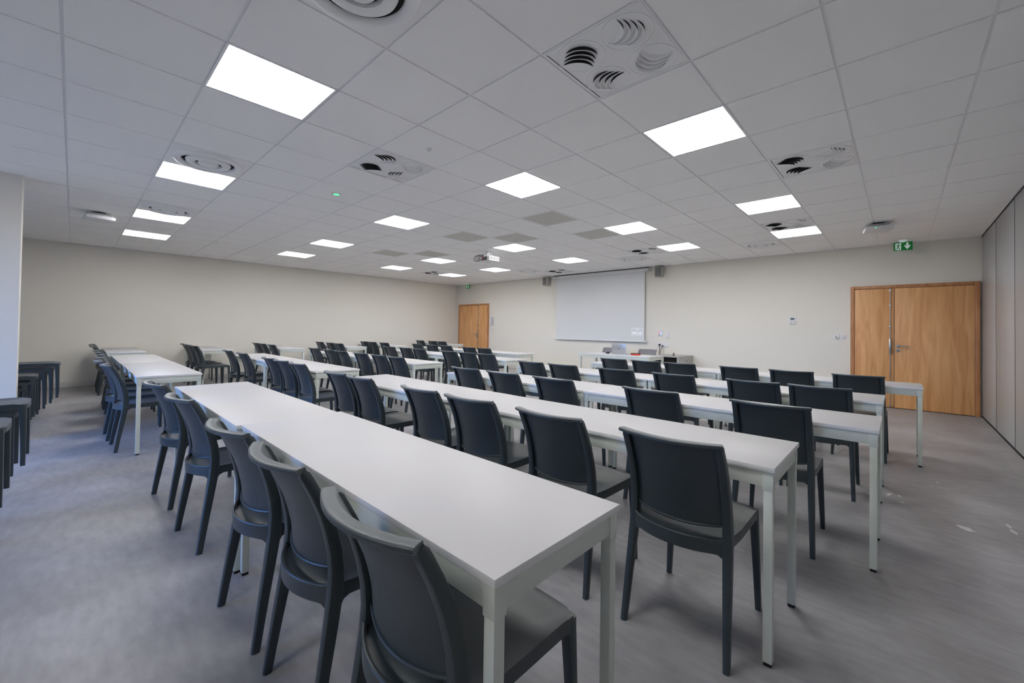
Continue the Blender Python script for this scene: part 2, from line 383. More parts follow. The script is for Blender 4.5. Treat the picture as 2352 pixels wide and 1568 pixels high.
# ---- four-swirl air vents
vt = thing('ceiling_vent', '', 'air vent', (0, 0, ZC))
f = MB(); f.box(-.297, .297, -.297, .297, 0.0, 0.0095, 0.002)
for s in (-1, 1):
    f.box(-.292, .292, s * .283 - .003, s * .283 + .003, -0.0025, 0.001); f.box(s * .283 - .003, s * .283 + .003, -.286, .286, -0.0025, 0.001)
f.mi = 1; f.box(-.272, .272, .2755, .279, -.0008, .001)
f.build('face_plate', [M['metal_w'], M['gap']], vt)
def swirl(cx, cy, dx, dy):
    f = MB(); d = Vector((dx, dy, 0)).normalized(); p = Vector((-d.y, d.x, 0)); c0 = Vector((cx, cy, 0))
    # rim and slightly proud disc
    f.lathe([(0.134, 0.0005), (0.1335, -0.003), (0.131, -0.003), (0.130, -0.0012), (0.0001, -0.0012)], 40, (cx, cy))
    R = 0.092; W = 0.021
    for k in range(4):
        sk = 0.086 - k * 0.036
        cc = c0 + d * (sk - R)
        th = []
        lim = 0.119
        tmax = 0
        for q in range(1, 90):
            pt = cc + d * (R * math.cos(math.radians(q))) + p * (R * math.sin(math.radians(q)))
            if (pt - c0).length > lim: break
            tmax = math.radians(q)
        tmax = min(tmax, math.radians(74))
        n = 14; lip = []; topl = []; foot = []
        for q in range(n + 1):
            t = -tmax + 2 * tmax * q / n
            h = 0.019 * max(0, math.cos(t / tmax * PI / 2)) ** 0.7
            v = d * math.cos(t) + p * math.sin(t)
            lip.append(cc + v * R + Vector((0, 0, -0.0014 - h))); topl.append(cc + v * R + Vector((0, 0, -0.0014)))
            foot.append(cc + v * (R - W * max(0.05, math.cos(t / tmax * PI / 2))) + Vector((0, 0, -0.0014)))
        # curved hood (three strips, bulging) + black opening
        f.mi = 0
        prev = None
        for q in range(n + 1):
            row = []
            for e in range(5):
                u = e / 4; a = lip[q].lerp(foot[q], u); z = lip[q].z + (foot[q].z - lip[q].z) * (1 - math.cos(u * PI / 2))
                row.append(f.bm.verts.new((a.x, a.y, z)))
            if prev:
                for e in range(4):
                    fc = f.bm.faces.new((prev[e], prev[e + 1], row[e + 1], row[e])); fc.material_index = 0
            prev = row
        f.mi = 1
        for q in range(n):
            o = -d * 0.0012
            f.quad([lip[q] + o, lip[q + 1] + o, topl[q + 1] + o, topl[q] + o])
    return f.build('swirl_disc', [M['metal_w'], M['gap']], vt)
swirl(-.142, .142, -1, -1); swirl(.142, .142, -1, 1); swirl(.142, -.142, 1, 1); swirl(-.142, -.142, 1, -1)
VL = {(3, -3): 'largest, at the top of the picture', (3, 1): 'left of centre near a lit panel', (7, -4): 'second nearest on the right side',
      (11, -3): 'touching the farthest lit panel on the right', (12, 1): 'far, beside the lit panel before the right speaker',
      (14, 6): 'far, just left of the screen housing', (11, 11): 'farthest, near the far left corner'}
first = True
for ij in vents:
    c = cell(*ij); l = 'white square vent with four louvred discs, ' + VL[ij]
    if first: vt.location = (c[0], c[1], ZC); vt['label'] = l; vt['group'] = 'swirl vents in the ceiling'; first = False
    else: dup(vt, (c[0], c[1], ZC), 0, l, 'swirl vents in the ceiling')

# ---- round diffusers
rd = thing('ceiling_diffuser', '', 'air diffuser', (0, 0, ZC))
f = MB(); f.box(-.297, .297, -.297, .297, 0.0, 0.0095, 0.002); f.build('face_plate', M['metal_w'], rd)
f = MB()
f.lathe([(0.268, 0.001), (0.266, -0.004), (0.262, -0.014), (0.250, -0.026), (0.236, -0.031), (0.220, -0.029), (0.207, -0.020), (0.200, -0.006), (0.199, -0.001)], 64)
f.lathe([(0.168, -0.001), (0.172, -0.010), (0.166, -0.024), (0.146, -0.036), (0.122, -0.036), (0.106, -0.026), (0.102, -0.010), (0.102, -0.001)], 64)
f.build('outer_ring', M['metal_w'], rd)
f = MB()
f.lathe([(0.078, -0.001), (0.080, -0.020), (0.070, -0.034), (0.045, -0.042), (0.0001, -0.044)], 48)
f.build('centre_cone', M['metal_w'], rd)
f = MB(); f.lathe([(0.104, -0.0028), (0.074, -0.0028)], 48); f.lathe([(0.198, -0.0024), (0.170, -0.0024)], 48); f.build('dark_slot', M['gap'], rd)
RL = {(1, -2): 'cut off by the top edge of the picture', (1, 3): 'above the left lit panel, second nearest', (1, 7): 'above the third lit panel on the left',
      (13, -2): 'near the right end of the screen wall', (13, 2): 'above and right of the screen housing', (13, 7): 'farthest, between the last lit panel and screen'}
first = True
for ij in rounds:
    c = cell(*ij); l = 'white round air diffuser, ' + RL[ij]
    if first: rd.location = (c[0], c[1], ZC); rd['label'] = l; rd['group'] = 'round diffusers in the ceiling'; first = False
    else: dup(rd, (c[0], c[1], ZC), 0, l, 'round diffusers in the ceiling')

# ---- grey mesh return panels
gp = thing('return_air_panel', '', 'ceiling panel', (0, 0, ZC))
f = MB()
for x0, x1, y0, y1 in ((-.2975, .2975, -.2975, -.272), (-.2975, .2975, .272, .2975), (-.2975, -.272, -.272, .272), (.272, .2975, -.272, .272)):
    f.box(x0, x1, y0, y1, 0.000, 0.0095)
f.build('frame', M['metal_w'], gp, smooth=False)
f = MB(); f.box(-.272, .272, -.272, .272, 0.003, 0.0095); f.build('mesh_panel', M['greyp'], gp, smooth=False)
GL = {(7, 1): 'the nearest one, right of the central lit panel', (7, 4): 'above and left of the projector', (8, 3): 'directly above the projector, right side',
      (9, 1): 'beside the lit panel right of the projector', (7, 8): 'leftmost of all', (8, 7): 'left of the projector, far one'}
first = True
for ij in greys:
    c = cell(*ij); l = 'grey square ceiling grille panel, ' + GL[ij]
    if first: gp.location = (c[0], c[1], ZC); gp['label'] = l; gp['group'] = 'grey grille panels in the ceiling'; first = False
    else: dup(gp, (c[0], c[1], ZC), 0, l, 'grey grille panels in the ceiling')

# ---- small ceiling items
e = thing('emergency_light', 'small round emergency light with green glow, left of centre on the ceiling', 'emergency light', (3.49 * T, 3.51 * T, ZC))
f = MB(); f.lathe([(0.052, 0.0), (0.050, -0.006), (0.040, -0.009), (0.034, -0.009)], 32); f.build('rim', M['white'], e)
f = MB(); f.lathe([(0.034, -0.009), (0.02, -0.013), (0.0001, -0.014)], 32); f.build('lens', M['led'], e)
f = MB(); f.lathe([(0.026, 0), (0.024, -0.006), (0.012, -0.009), (0.010, -0.022), (0.0001, -0.024)], 24)
s_ = f.build('sprinkler', M['white']); s_.location = (3.49 * T, 0.48 * T, ZC); tag(s_, 'tiny white sprinkler head on a plain tile above the central lit panel', 'sprinkler')

def access_point(loc, rz, label):
    t = thing('ceiling_sensor_box', label, 'ceiling device', loc, rz, 'rounded white boxes under the ceiling')
    f = MB(); f.lathe([(0.075, 0.0), (0.075, -0.03)], 24); f.build('neck', M['black'], t)
    f = MB()
    # upper louvred tray, wide at bottom
    f.box(-.118, .118, -.118, .118, -0.058, -0.024, 0.008); f.mi = 1
    for k in range(15):
        q = -0.105 + k * 0.015
        for s in (-1, 1): f.box(q - .003, q + .003, s * .1182 - .0006, s * .1182 + .0006, -0.050, -0.030); f.box(s * .1182 - .0006, s * .1182 + .0006, q - .003, q + .003, -0.050, -0.030)
    f.build('louvre_tray', [M['white'], M['black']], t)
    f = MB(); f.box(-.150, .150, -.150, .150, -0.108, -0.054, 0.020); f.build('cover', M['white'], t)
    f = MB(); f.box(-.1515, -.148, .03, .05, -0.084, -0.076); f.build('status_light', M['led'], t)
    return t
access_point((0.28, 5.50, ZC), 0.15, 'rounded white ceiling box with louvres, at the left above the long wall')
access_point((7.57, -2.44, ZC), 0.15, 'rounded white ceiling box with louvres, at the right near the exit sign')

# ---- projector
pj = thing('projector', 'white ceiling-mounted projector with black cables, in front of the screen', 'projector', (5.62, 3.33, ZC))
f = MB(); f.lathe([(0.0001, 0.0), (0.06, 0.0), (0.06, -0.012), (0.022, -0.016), (0.018, -0.05)], 20); f.box(-.018, .018, -.018, .018, -0.07, -0.0)
f.box(-.05, .05, -.012, .012, -.105, -.04, .003); f.box(.012, .028, -.06, .05, -.10, -.045, .003); f.box(-.13, .13, -.015, .015, -.108, -.096); f.box(-.015, .015, -.12, .12, -.108, -.096)
f.build('mount', M['white'], pj)
f = MB(); f.box(-.135, .135, -.165, .165, -.205, -.112, .014); body = f.build('body', M['white'], pj)
f = MB()
for k in range(3):
    x0 = -.118 + k * .083; f.box(x0, x0 + .07, -.1665, -.164, -.192, -.125)
f.build('side_grille', M['sgrey'], body, smooth=False)
f = MB(); f.box(-.1365, -.134, -.10, .05, -.195, -.125); f.mi = 1; f.box(-.138, -.1355, -.01, .03, -.185, -.17); f.box(-.138, -.1355, .0, .05, -.150, -.14)
f.build('connector_panel', [M['lcd'], M['red']], body, smooth=False)
f = MB(); f.lathe([(0.035, .134), (0.035, .150), (0.0001, .150)], 20, (-0.06, -0.16), axis='x'); f.build('lens', M['black'], body)
f = MB()
def arc(pts, n=24):
    out = []
    P = [Vector(p) for p in pts]; P = [P[0]] + P + [P[-1]]
    for k in range(1, len(P) - 2):
        for q in range(n // (len(P) - 3)):
            t = q / (n // (len(P) - 3)); a, b_, c, d = P[k - 1:k + 3]
            out.append(0.5 * ((2 * b_) + (-a + c) * t + (2 * a - 5 * b_ + 4 * c - d) * t * t + (-a + 3 * b_ - 3 * c + d) * t ** 3))
    out.append(P[-2]); return out
f.tube(arc([(-.02, .0, -.09), (-.10, .12, -.07), (-.19, .19, -.11), (-.20, .20, -.19), (-.16, .12, -.20), (-.137, .06, -.175)]), .0055)
f.tube(arc([(-.02, .02, -.10), (-.10, .15, -.085), (-.17, .17, -.12), (-.19, .15, -.17), (-.137, .10, -.16)]), .005)
f.tube(arc([(-.0, -.03, -.105), (-.12, .02, -.108), (-.17, .10, -.125), (-.137, .12, -.15)]), .005)
f.build('cable_loop', M['black'], pj)

# ------------------------------------------------------------------ doors
def door(num, y0, y1, ysplit, handle_side, zt=2.035):
    fw = 0.055
    d = struct(MB().box(XF - 0.004, XF + 0.01, y0 + fw, y1 - fw, 0.0, zt - 0.02).build('door_%d' % num, M['gap'], smooth=False))
    f = MB()
    for yy in (y0, y1 - fw): f.box(XF - 0.055, XF, yy, yy + fw, 0, zt + 0.03, 0.003)
    f.box(XF - 0.055, XF, y0 + fw, y1 - fw, zt - 0.022, zt + 0.03, 0.003)
    f.build('door_frame', M['jamb'], d)
    g = 0.003
    lv = []
    for a0, a1 in ((y0 + fw, ysplit), (ysplit, y1 - fw)):
        f = MB(); f.box(XF - 0.045, XF - 0.005, a0 + g, a1 - g, 0.010, zt - 0.027, 0.002)
        lv.append(f.build('door_leaf', M['door'], d))
    main, slave = (lv[0], lv[1]) if handle_side < 0 else (lv[1], lv[0])
    s = handle_side; ym = ysplit + s * 0.045; X = XF - 0.046
    f = MB(); f.lathe([(0.026, X), (0.026, X - .006), (0.0001, X - .007)], 24, (ym, 1.04), axis='x')
    f.lathe([(0.009, X), (0.009, X - .055)], 16, (ym, 1.04), axis='x')
    f.tube([(X - .055, ym - s * .004, 1.04), (X - .055, ym + s * .06, 1.04), (X - .055, ym + s * .135, 1.04)], .0095, 12)
    f.build('lever_handle', M['steel'], main)
    f = MB(); f.lathe([(0.026, X), (0.026, X - .006), (0.0001, X - .007)], 24, (ym, 0.965), axis='x'); f.build('keyhole_rose', M['steel'], main)
    f = MB(); f.box(X - .0085, X - .006, ym - .004, ym + .004, .952, .975); f.build('keyhole', M['black'], main)
    # espagnolette bolt with handle on the other leaf
    yb = ysplit - s * 0.05
    f = MB(); f.tube([(X - .018, yb, 0.02), (X - .018, yb, zt - .04)], .006, 10)
    for z in (0.05, 0.42, 1.36, 1.72, zt - .07): f.box(X - .030, X, yb - .016, yb + .016, z - .014, z + .014, .003)
    f.box(X - .024, X, yb - .012, yb + .012, zt - .06, zt - .035)
    f.build('bolt_rod', M['steel'], slave)
    f = MB(); f.sweep([(X - .02, yb, .90), (X - .035, yb, .92), (X - .045, yb, 1.0), (X - .046, yb, 1.08), (X - .034, yb, 1.15), (X - .02, yb, 1.17)],
                      [(.008, .012), (.010, .014), (.010, .016), (.010, .016), (.010, .014), (.008, .012)])
    f.build('bolt_handle', M['steel'], slave)
    return d
door(1, -3.565, -2.02, -2.595, -1)
door(2, 7.40, 8.95, 7.93, 1)
# grey threshold bits of hinge line are part of the frame

# ------------------------------------------------------------------ projection screen
ps = thing('projection_screen', 'large pull-down white projection screen with a small projected timer box', 'projection screen', (XF, 0, 0))
X0 = -0.10
f = MB(); f.box(X0 - .01, -0.005, 1.76, 4.65, 2.660, ZC - .024, .006); f.mi = 1; f.box(X0 + .005, -.005, 1.78, 4.63, ZC - .024, ZC - .003); f.box(X0 - .012, X0 - .008, 4.47, 4.53, 2.69, 2.70)  # black box paints the shaded gap between housing and ceiling
f.build('housing', [M['white'], M['black']], ps)
f = MB(); f.box(-.075, -.02, 1.72, 1.76, 2.68, ZC - .02, .004); f.box(-.075, -.02, 4.65, 4.68, 2.68, ZC - .02, .004); f.build('end_cap', M['scase'], ps)
def clothf(u, v, w):
    y = 1.865 + (4.545 - 1.865) * u; z = 0.985 + (2.68 - 0.985) * v
    return (-0.055 + (0.0015 if w else 0), y, z)
f = MB(); f.grid(clothf, 8, 6); f.build('screen_cloth', M['screen'], ps)
f = MB(); f.box(-.068, -.040, 1.80, 4.59, 0.955, 0.988, .006); f.build('bottom_bar', M['white'], ps)
# projected timer: thin outlined box with digits 0:06 : 08 and a header row of tiny marks
TW = 0.0015
def seg_digit(f, ch, yc, zc, w, h, t, x):
    SEG = {'0': 'abcdef', '6': 'acdefg', '8': 'abcdefg'}[ch]
    L_ = yc + w / 2; R_ = yc - w / 2; Tt = zc + h / 2; B = zc - h / 2
    for c in SEG:
        if c == 'a': q = (R_, L_, Tt - t, Tt)
        if c == 'd': q = (R_, L_, B, B + t)
        if c == 'g': q = (R_, L_, zc - t / 2, zc + t / 2)
        if c == 'f': q = (L_ - t, L_, zc, Tt)
        if c == 'e': q = (L_ - t, L_, B, zc)
        if c == 'b': q = (R_, R_ + t, zc, Tt)
        if c == 'c': q = (R_, R_ + t, B, zc)
        f.box(x - TW, x, q[0], q[1], q[2], q[3])
xs_ = -0.0552
f = MB()
y0, y1, z0, z1 = 1.915, 2.195, 1.125, 1.295
for q in ((y0, y1, z0, z0 + .005), (y0, y1, z1 - .005, z1), (y0, y0 + .005, z0, z1), (y1 - .005, y1, z0, z1)): f.box(xs_ - TW, xs_, *q)
f.box(xs_ - TW, xs_, 2.045, 2.048, z0 + .02, z0 + .09)
for k, ch in enumerate('006'): seg_digit(f, ch, 2.160 - k * 0.040, 1.180, .026, .050, .007, xs_)
for k, ch in enumerate('08'): seg_digit(f, ch, 2.005 - k * 0.042, 1.180, .026, .050, .007, xs_)
for k in range(7): f.box(xs_ - TW, xs_, 2.005 + k * .013, 2.005 + k * .013 + .008, 1.250, 1.268)
f.build('projected_timer', M['proj'], ps, smooth=False)

# ------------------------------------------------------------------ speakers
def speaker(y, z0, z1, label, tilt):
    t = thing('wall_speaker', label, 'speaker', (XF - 0.002, y, 0), 0, 'pair of wall speakers')
    f = MB(); f.box(-.17, -.03, -.085, .085, z0, z1, .012); f.build('cabinet', M['scase'], t)
    f = MB(); f.box(-.178, -.168, -.072, .072, z0 + .012, z1 - .012, .004); f.build('grille', M['sgrey'], t)
    f = MB(); f.box(-.04, 0, -.03, .03, (z0 + z1) / 2 - .04, (z0 + z1) / 2 + .04, .003); f.box(-.06, -.03, -.05, -.03, z1 - .02, z1 + .02, .003); f.build('bracket', M['black'], t)
    t.rotation_euler = (0, 0, tilt); return t
speaker(4.88, 2.50, 2.735, 'grey wall speaker left of the projection screen', -0.10)
speaker(1.50, 2.50, 2.735, 'grey wall speaker right of the projection screen', 0.10)

# ------------------------------------------------------------------ wall fittings (front wall, x = XF)
def plate(name, label, cat, y0, y1, z0, z1, mat_=None, t=0.012, group=None):
    o = thing(name, label, cat, (XF, (y0 + y1) / 2, (z0 + z1) / 2), 0, group)
    f = MB(); f.box(-t, 0, -(y1 - y0) / 2, (y1 - y0) / 2, -(z1 - z0) / 2, (z1 - z0) / 2, .003); f.build('cover_plate', mat_ or M['white'], o)
    return o
th = plate('thermostat', 'small white wall controller with grey display on the bare stretch of front wall', 'thermostat', -1.205, -1.095, 1.395, 1.535, t=.022)
f = MB(); f.box(-.024, -.021, -.028, .038, .022, .056); f.build('display', M['lcd'], th, smooth=False)
f = MB()
for yy in (-.025, .025):
    for zz in (-.015, -.045): f.box(-.0235, -.021, yy - .012, yy + .012, zz - .007, zz + .007)
f.build('buttons', M['scase'], th, smooth=False)
ks = plate('key_switch', 'white wall key switch with a hanging key, left of the door light switch', 'switch', -1.862, -1.775, 1.135, 1.215)
f = MB(); f.lathe([(.012, -.012), (.012, -.018), (.0001, -.019)], 16, (0.006, 0.008), axis='x'); f.box(-.045, -.018, .003, .009, -.004, .014); f.box(-.035, -.030, .0, .008, -.055, .0)
f.build('key', M['steel'], ks)
sw = plate('light_switch', 'white light switch plate beside the large right double door', 'switch', -1.962, -1.876, 1.133, 1.213)
f = MB(); f.box(-.016, -.011, -.026, .026, -.022, .024, .002); f.build('rocker', M['paper'], sw)
cp = plate('control_panel', 'small lit keypad on the wall right of the projection screen', 'control panel', 1.435, 1.545, 1.115, 1.235, M['paper'])
f = MB(); f.box(-.0145, -.0115, .0, .038, .008, .034); f.build('red_key', M['red_led'], cp, smooth=False)
f = MB(); f.box(-.0145, -.0115, -.038, -.008, -.03, .034); f.build('blue_key', M['blue_led'], cp, smooth=False)
f = MB(); f.box(-.0145, -.0115, .005, .03, -.032, -.022); f.build('logo_mark', M['ink'], cp, smooth=False)
bz = plate('remote_holder', 'narrow white remote holder on the wall right of the lit keypad', 'holder', 1.285, 1.345, 1.07, 1.22, t=.015)
f = MB(); f.box(-.03, 0, -.042, -.016, -.078, -.055, .003); f.box(-.03, 0, .016, .042, -.078, -.055, .003); f.build('bracket', M['white'], bz)
so = plate('wall_socket', 'double white wall socket with black plugs beside the teacher desk', 'socket', 1.285, 1.535, 0.865, 0.955)
f = MB(); f.lathe([(.022, -.012), (.022, -.04), (.0001, -.045)], 16, (0.085, 0.0), axis='x'); f.lathe([(.012, -.012), (.012, -.04), (.0001, -.045)], 12, (0.01, -0.02), axis='x'); f.build('plug', M['black'], so)
f = MB(); f.tube([(-.035, .085, -.01), (-.03, .088, -.12), (-.03, .082, -.28), (-.03, .09, -.9)], .006)
f.tube([(-.035, .01, -.03), (-.03, .045, -.10), (-.03, .10, -.24), (-.03, .11, -.9)], .006)
f.build('power_cable', M['black'], so)
f = MB(); f.box(-.008, 0, -.02, .005, -.85, -.045); f.build('cable_trunking', M['base'], so, smooth=False)
po = plate('evacuation_plan', 'small framed evacuation notice beside the far left double door', 'notice', 7.155, 7.325, 1.32, 1.615, M['paper'], t=.008)
f = MB()
for k in range(6): f.box(-.0095, -.0075, -.06 + (k % 2) * .02, .03, .09 - k * .035, .105 - k * .035)
f.box(-.0095, -.0075, -.08, .08, .128, .134); f.box(-.0095, -.0075, -.08, .08, -.138, -.132); f.build('printed_plan', M['ink'], po, smooth=False)
f = MB(); f.box(-.0095, -.0075, .055, .075, -.10, -.07); f.build('red_symbol', M['red'], po, smooth=False)
s2 = plate('light_switch', 'white light switch under the evacuation notice by the far left door', 'switch', 7.195, 7.285, 1.155, 1.245)
f = MB(); f.box(-.016, -.011, -.026, .026, -.022, .024, .002); f.build('rocker', M['paper'], s2)

# ------------------------------------------------------------------ exit signs
def exit_sign(loc, label):
    t = thing('exit_sign', label, 'exit sign', loc, 0, 'green exit signs')
    f = MB(); f.lathe([(.055, 0), (.050, -.014), (.035, -.028), (.02, -.034), (.0001, -.036)], 28); f.build('lamp_dome', M['signw'], t)
    f = MB(); f.box(-.006, .006, -.115, .115, -.165, -.028, .001); f.build('sign_board', M['green'], t)
    f = MB(); X = -.0065
    # left half: white doorway field with running figure (left in the picture = +y)
    f.prism([(.092, -.152), (.092, -.046), (.022, -.040), (.022, -.158)][::1], X - .0008, X)
    # right half: white arrow down
    ya = -.052; zt_, zb = -.042, -.15
    f.prism([(ya + .012, zt_), (ya + .012, -.095), (ya + .034, -.075), (ya + .034, -.103), (ya, zb), (ya - .034, -.103), (ya - .034, -.075), (ya - .012, -.095), (ya - .012, zt_)], X - .0008, X)
    f.build('white_symbols', M['signw'], t, smooth=False)
    f = MB(); X2 = X - .0009
    f.lathe([(.0001, X2 - .0012), (.0085, X2 - .0012), (.0085, X2)], 14, (.048, -.058), axis='x')
    def limb(pts, w):
        for (a, b_), (c, d) in zip(pts, pts[1:]):
            v = Vector((c - a, d - b_)).normalized() * w; n = Vector((-v.y, v.x))
            f.prism([(a + n.x - v.x * .4, b_ + n.y - v.y * .4), (c + n.x + v.x * .4, d + n.y + v.y * .4), (c - n.x + v.x * .4, d - n.y + v.y * .4), (a - n.x - v.x * .4, b_ - n.y - v.y * .4)], X2 - .0012, X2)
    limb([(.052, -.072), (.062, -.108)], .008); limb([(.062, -.108), (.070, -.132), (.094, -.135)], .0045); limb([(.060, -.106), (.046, -.124), (.036, -.150)], .0045)
    limb([(.054, -.074), (.074, -.072), (.083, -.090)], .0035); limb([(.052, -.074), (.038, -.088), (.026, -.088)], .0035)
    f.build('running_figure', M['green'], t, smooth=False)
    return t
exit_sign((9.16, -2.70, ZC), 'green exit sign with running figure and down arrow above right double door')
exit_sign((9.30, 8.37, ZC), 'green exit sign with running figure and arrow above far left door')

# ------------------------------------------------------------------ tables
TL, TD = 1.83, 0.50
def make_table(name, label, L_, D_, cat='table', group=None, leg=.031):
    """origin: floor under the front-right (low y, low x) corner"""
    t = thing(name, label, cat, (0, 0, 0), 0, group)
    f = MB(); f.box(0, D_, 0, L_, .720, .740, .0022); f.bm.normal_update()
    for fc in f.bm.faces:
        if fc.normal.z < .9: fc.material_index = 1          # lighter edge banding
    f.build('table_top', [M['top'], M['edge']], t)
    f = MB(); i_ = .008; e_ = .036
    for x0, x1, y0, y1 in ((i_ + .002, i_ + .022, e_, L_ - e_), (D_ - i_ - .022, D_ - i_ - .002, e_, L_ - e_), (e_, D_ - e_, i_ + .002, i_ + .022), (e_, D_ - e_, L_ - i_ - .022, L_ - i_ - .002)):
        f.box(x0, x1, y0, y1, .661, .7198, .001)
    f.build('apron', M['frame'], t)
    for x0 in (i_, D_ - i_ - leg):
        for y0 in (i_, L_ - i_ - leg):
            f = MB(); f.box(x0, x0 + leg, y0, y0 + leg, .014, .7195, .0015)
            xa, ya = (x0 - .0015, x0 + leg + .003) if x0 < D_ / 2 else (x0 - .003, x0 + leg + .0015), None
            yb = (y0 - .0015, y0 + leg + .003) if y0 < L_ / 2 else (y0 - .003, y0 + leg + .0015)
            f.box(xa[0], xa[1], yb[0], yb[1], .648, .7197, .001)
            lg = f.build('leg', M['frame'], t)
            f = MB(); f.box(x0 + .002, x0 + leg - .002, y0 + .002, y0 + leg - .002, 0.0, .0145, .002); f.build('foot_cap', M['black'], lg)
    return t
TROWS = [
    # block, row, x, y start, rz of each, count
    ('right-hand', 0, [(0.650, -2.075, 0.0), (0.628, -0.244, 0.0)]),
    ('right-hand', 1, [(1.830, -2.33, 0.0), (1.836, -0.499, 0.0)]),
    ('right-hand', 2, [(2.910, -2.59, 0.0), (2.922, -0.759, 0.0)]),
    ('right-hand', 3, [(4.090, -2.58, 0.0), (4.085, -0.749, 0.0)]),
    ('right-hand', 4, [(5.450, -2.83, 0.0), (5.460, -0.999, 0.0)]),
    ('middle', 0, [(0.480, 2.60, 0.0), (0.474, 4.431, 0.0)]),
    ('middle', 1, [(1.875, 2.02, 0.0), (1.880, 3.851, 0.0)]),
    ('middle', 2, [(3.220, 2.21, 0.0), (3.226, 4.041, 0.0)]),
    ('middle', 3, [(4.670, 1.88, 0.0), (4.676, 3.711, 0.0)]),
    ('middle', 4, [(6.000, 2.87, 0.0), (6.000, 4.701, 0.0)]),
    ('left wall', 0, [(0.460, 7.18, 0.0)]), ('left wall', 1, [(1.760, 7.18, 0.0)]), ('left wall', 2, [(3.050, 7.00, 0.0)]),
    ('left wall', 3, [(4.500, 7.02, 0.0)]), ('left wall', 4, [(5.650, 7.05, 0.0)]), ('left wall', 5, [(7.690, 7.19, 0.0)]),
]
RN = ['nearest row', 'second row', 'third row', 'fourth row', 'fifth row', 'sixth row']
tab = None
for blk, r, lst in TROWS:
    for k, (x, y, rz) in enumerate(lst):
        half = '' if len(lst) == 1 else (', right one of two' if k == 0 else ', left one of two')
        l = 'long narrow white table, %s of the %s block%s' % (RN[r], blk, half)
        if tab is None:
            tab = make_table('classroom_table', l, TL, TD, group='white classroom tables'); tab.location = (x, y, 0)
        else: dup(tab, (x, y, 0), rz, l, 'white classroom tables')

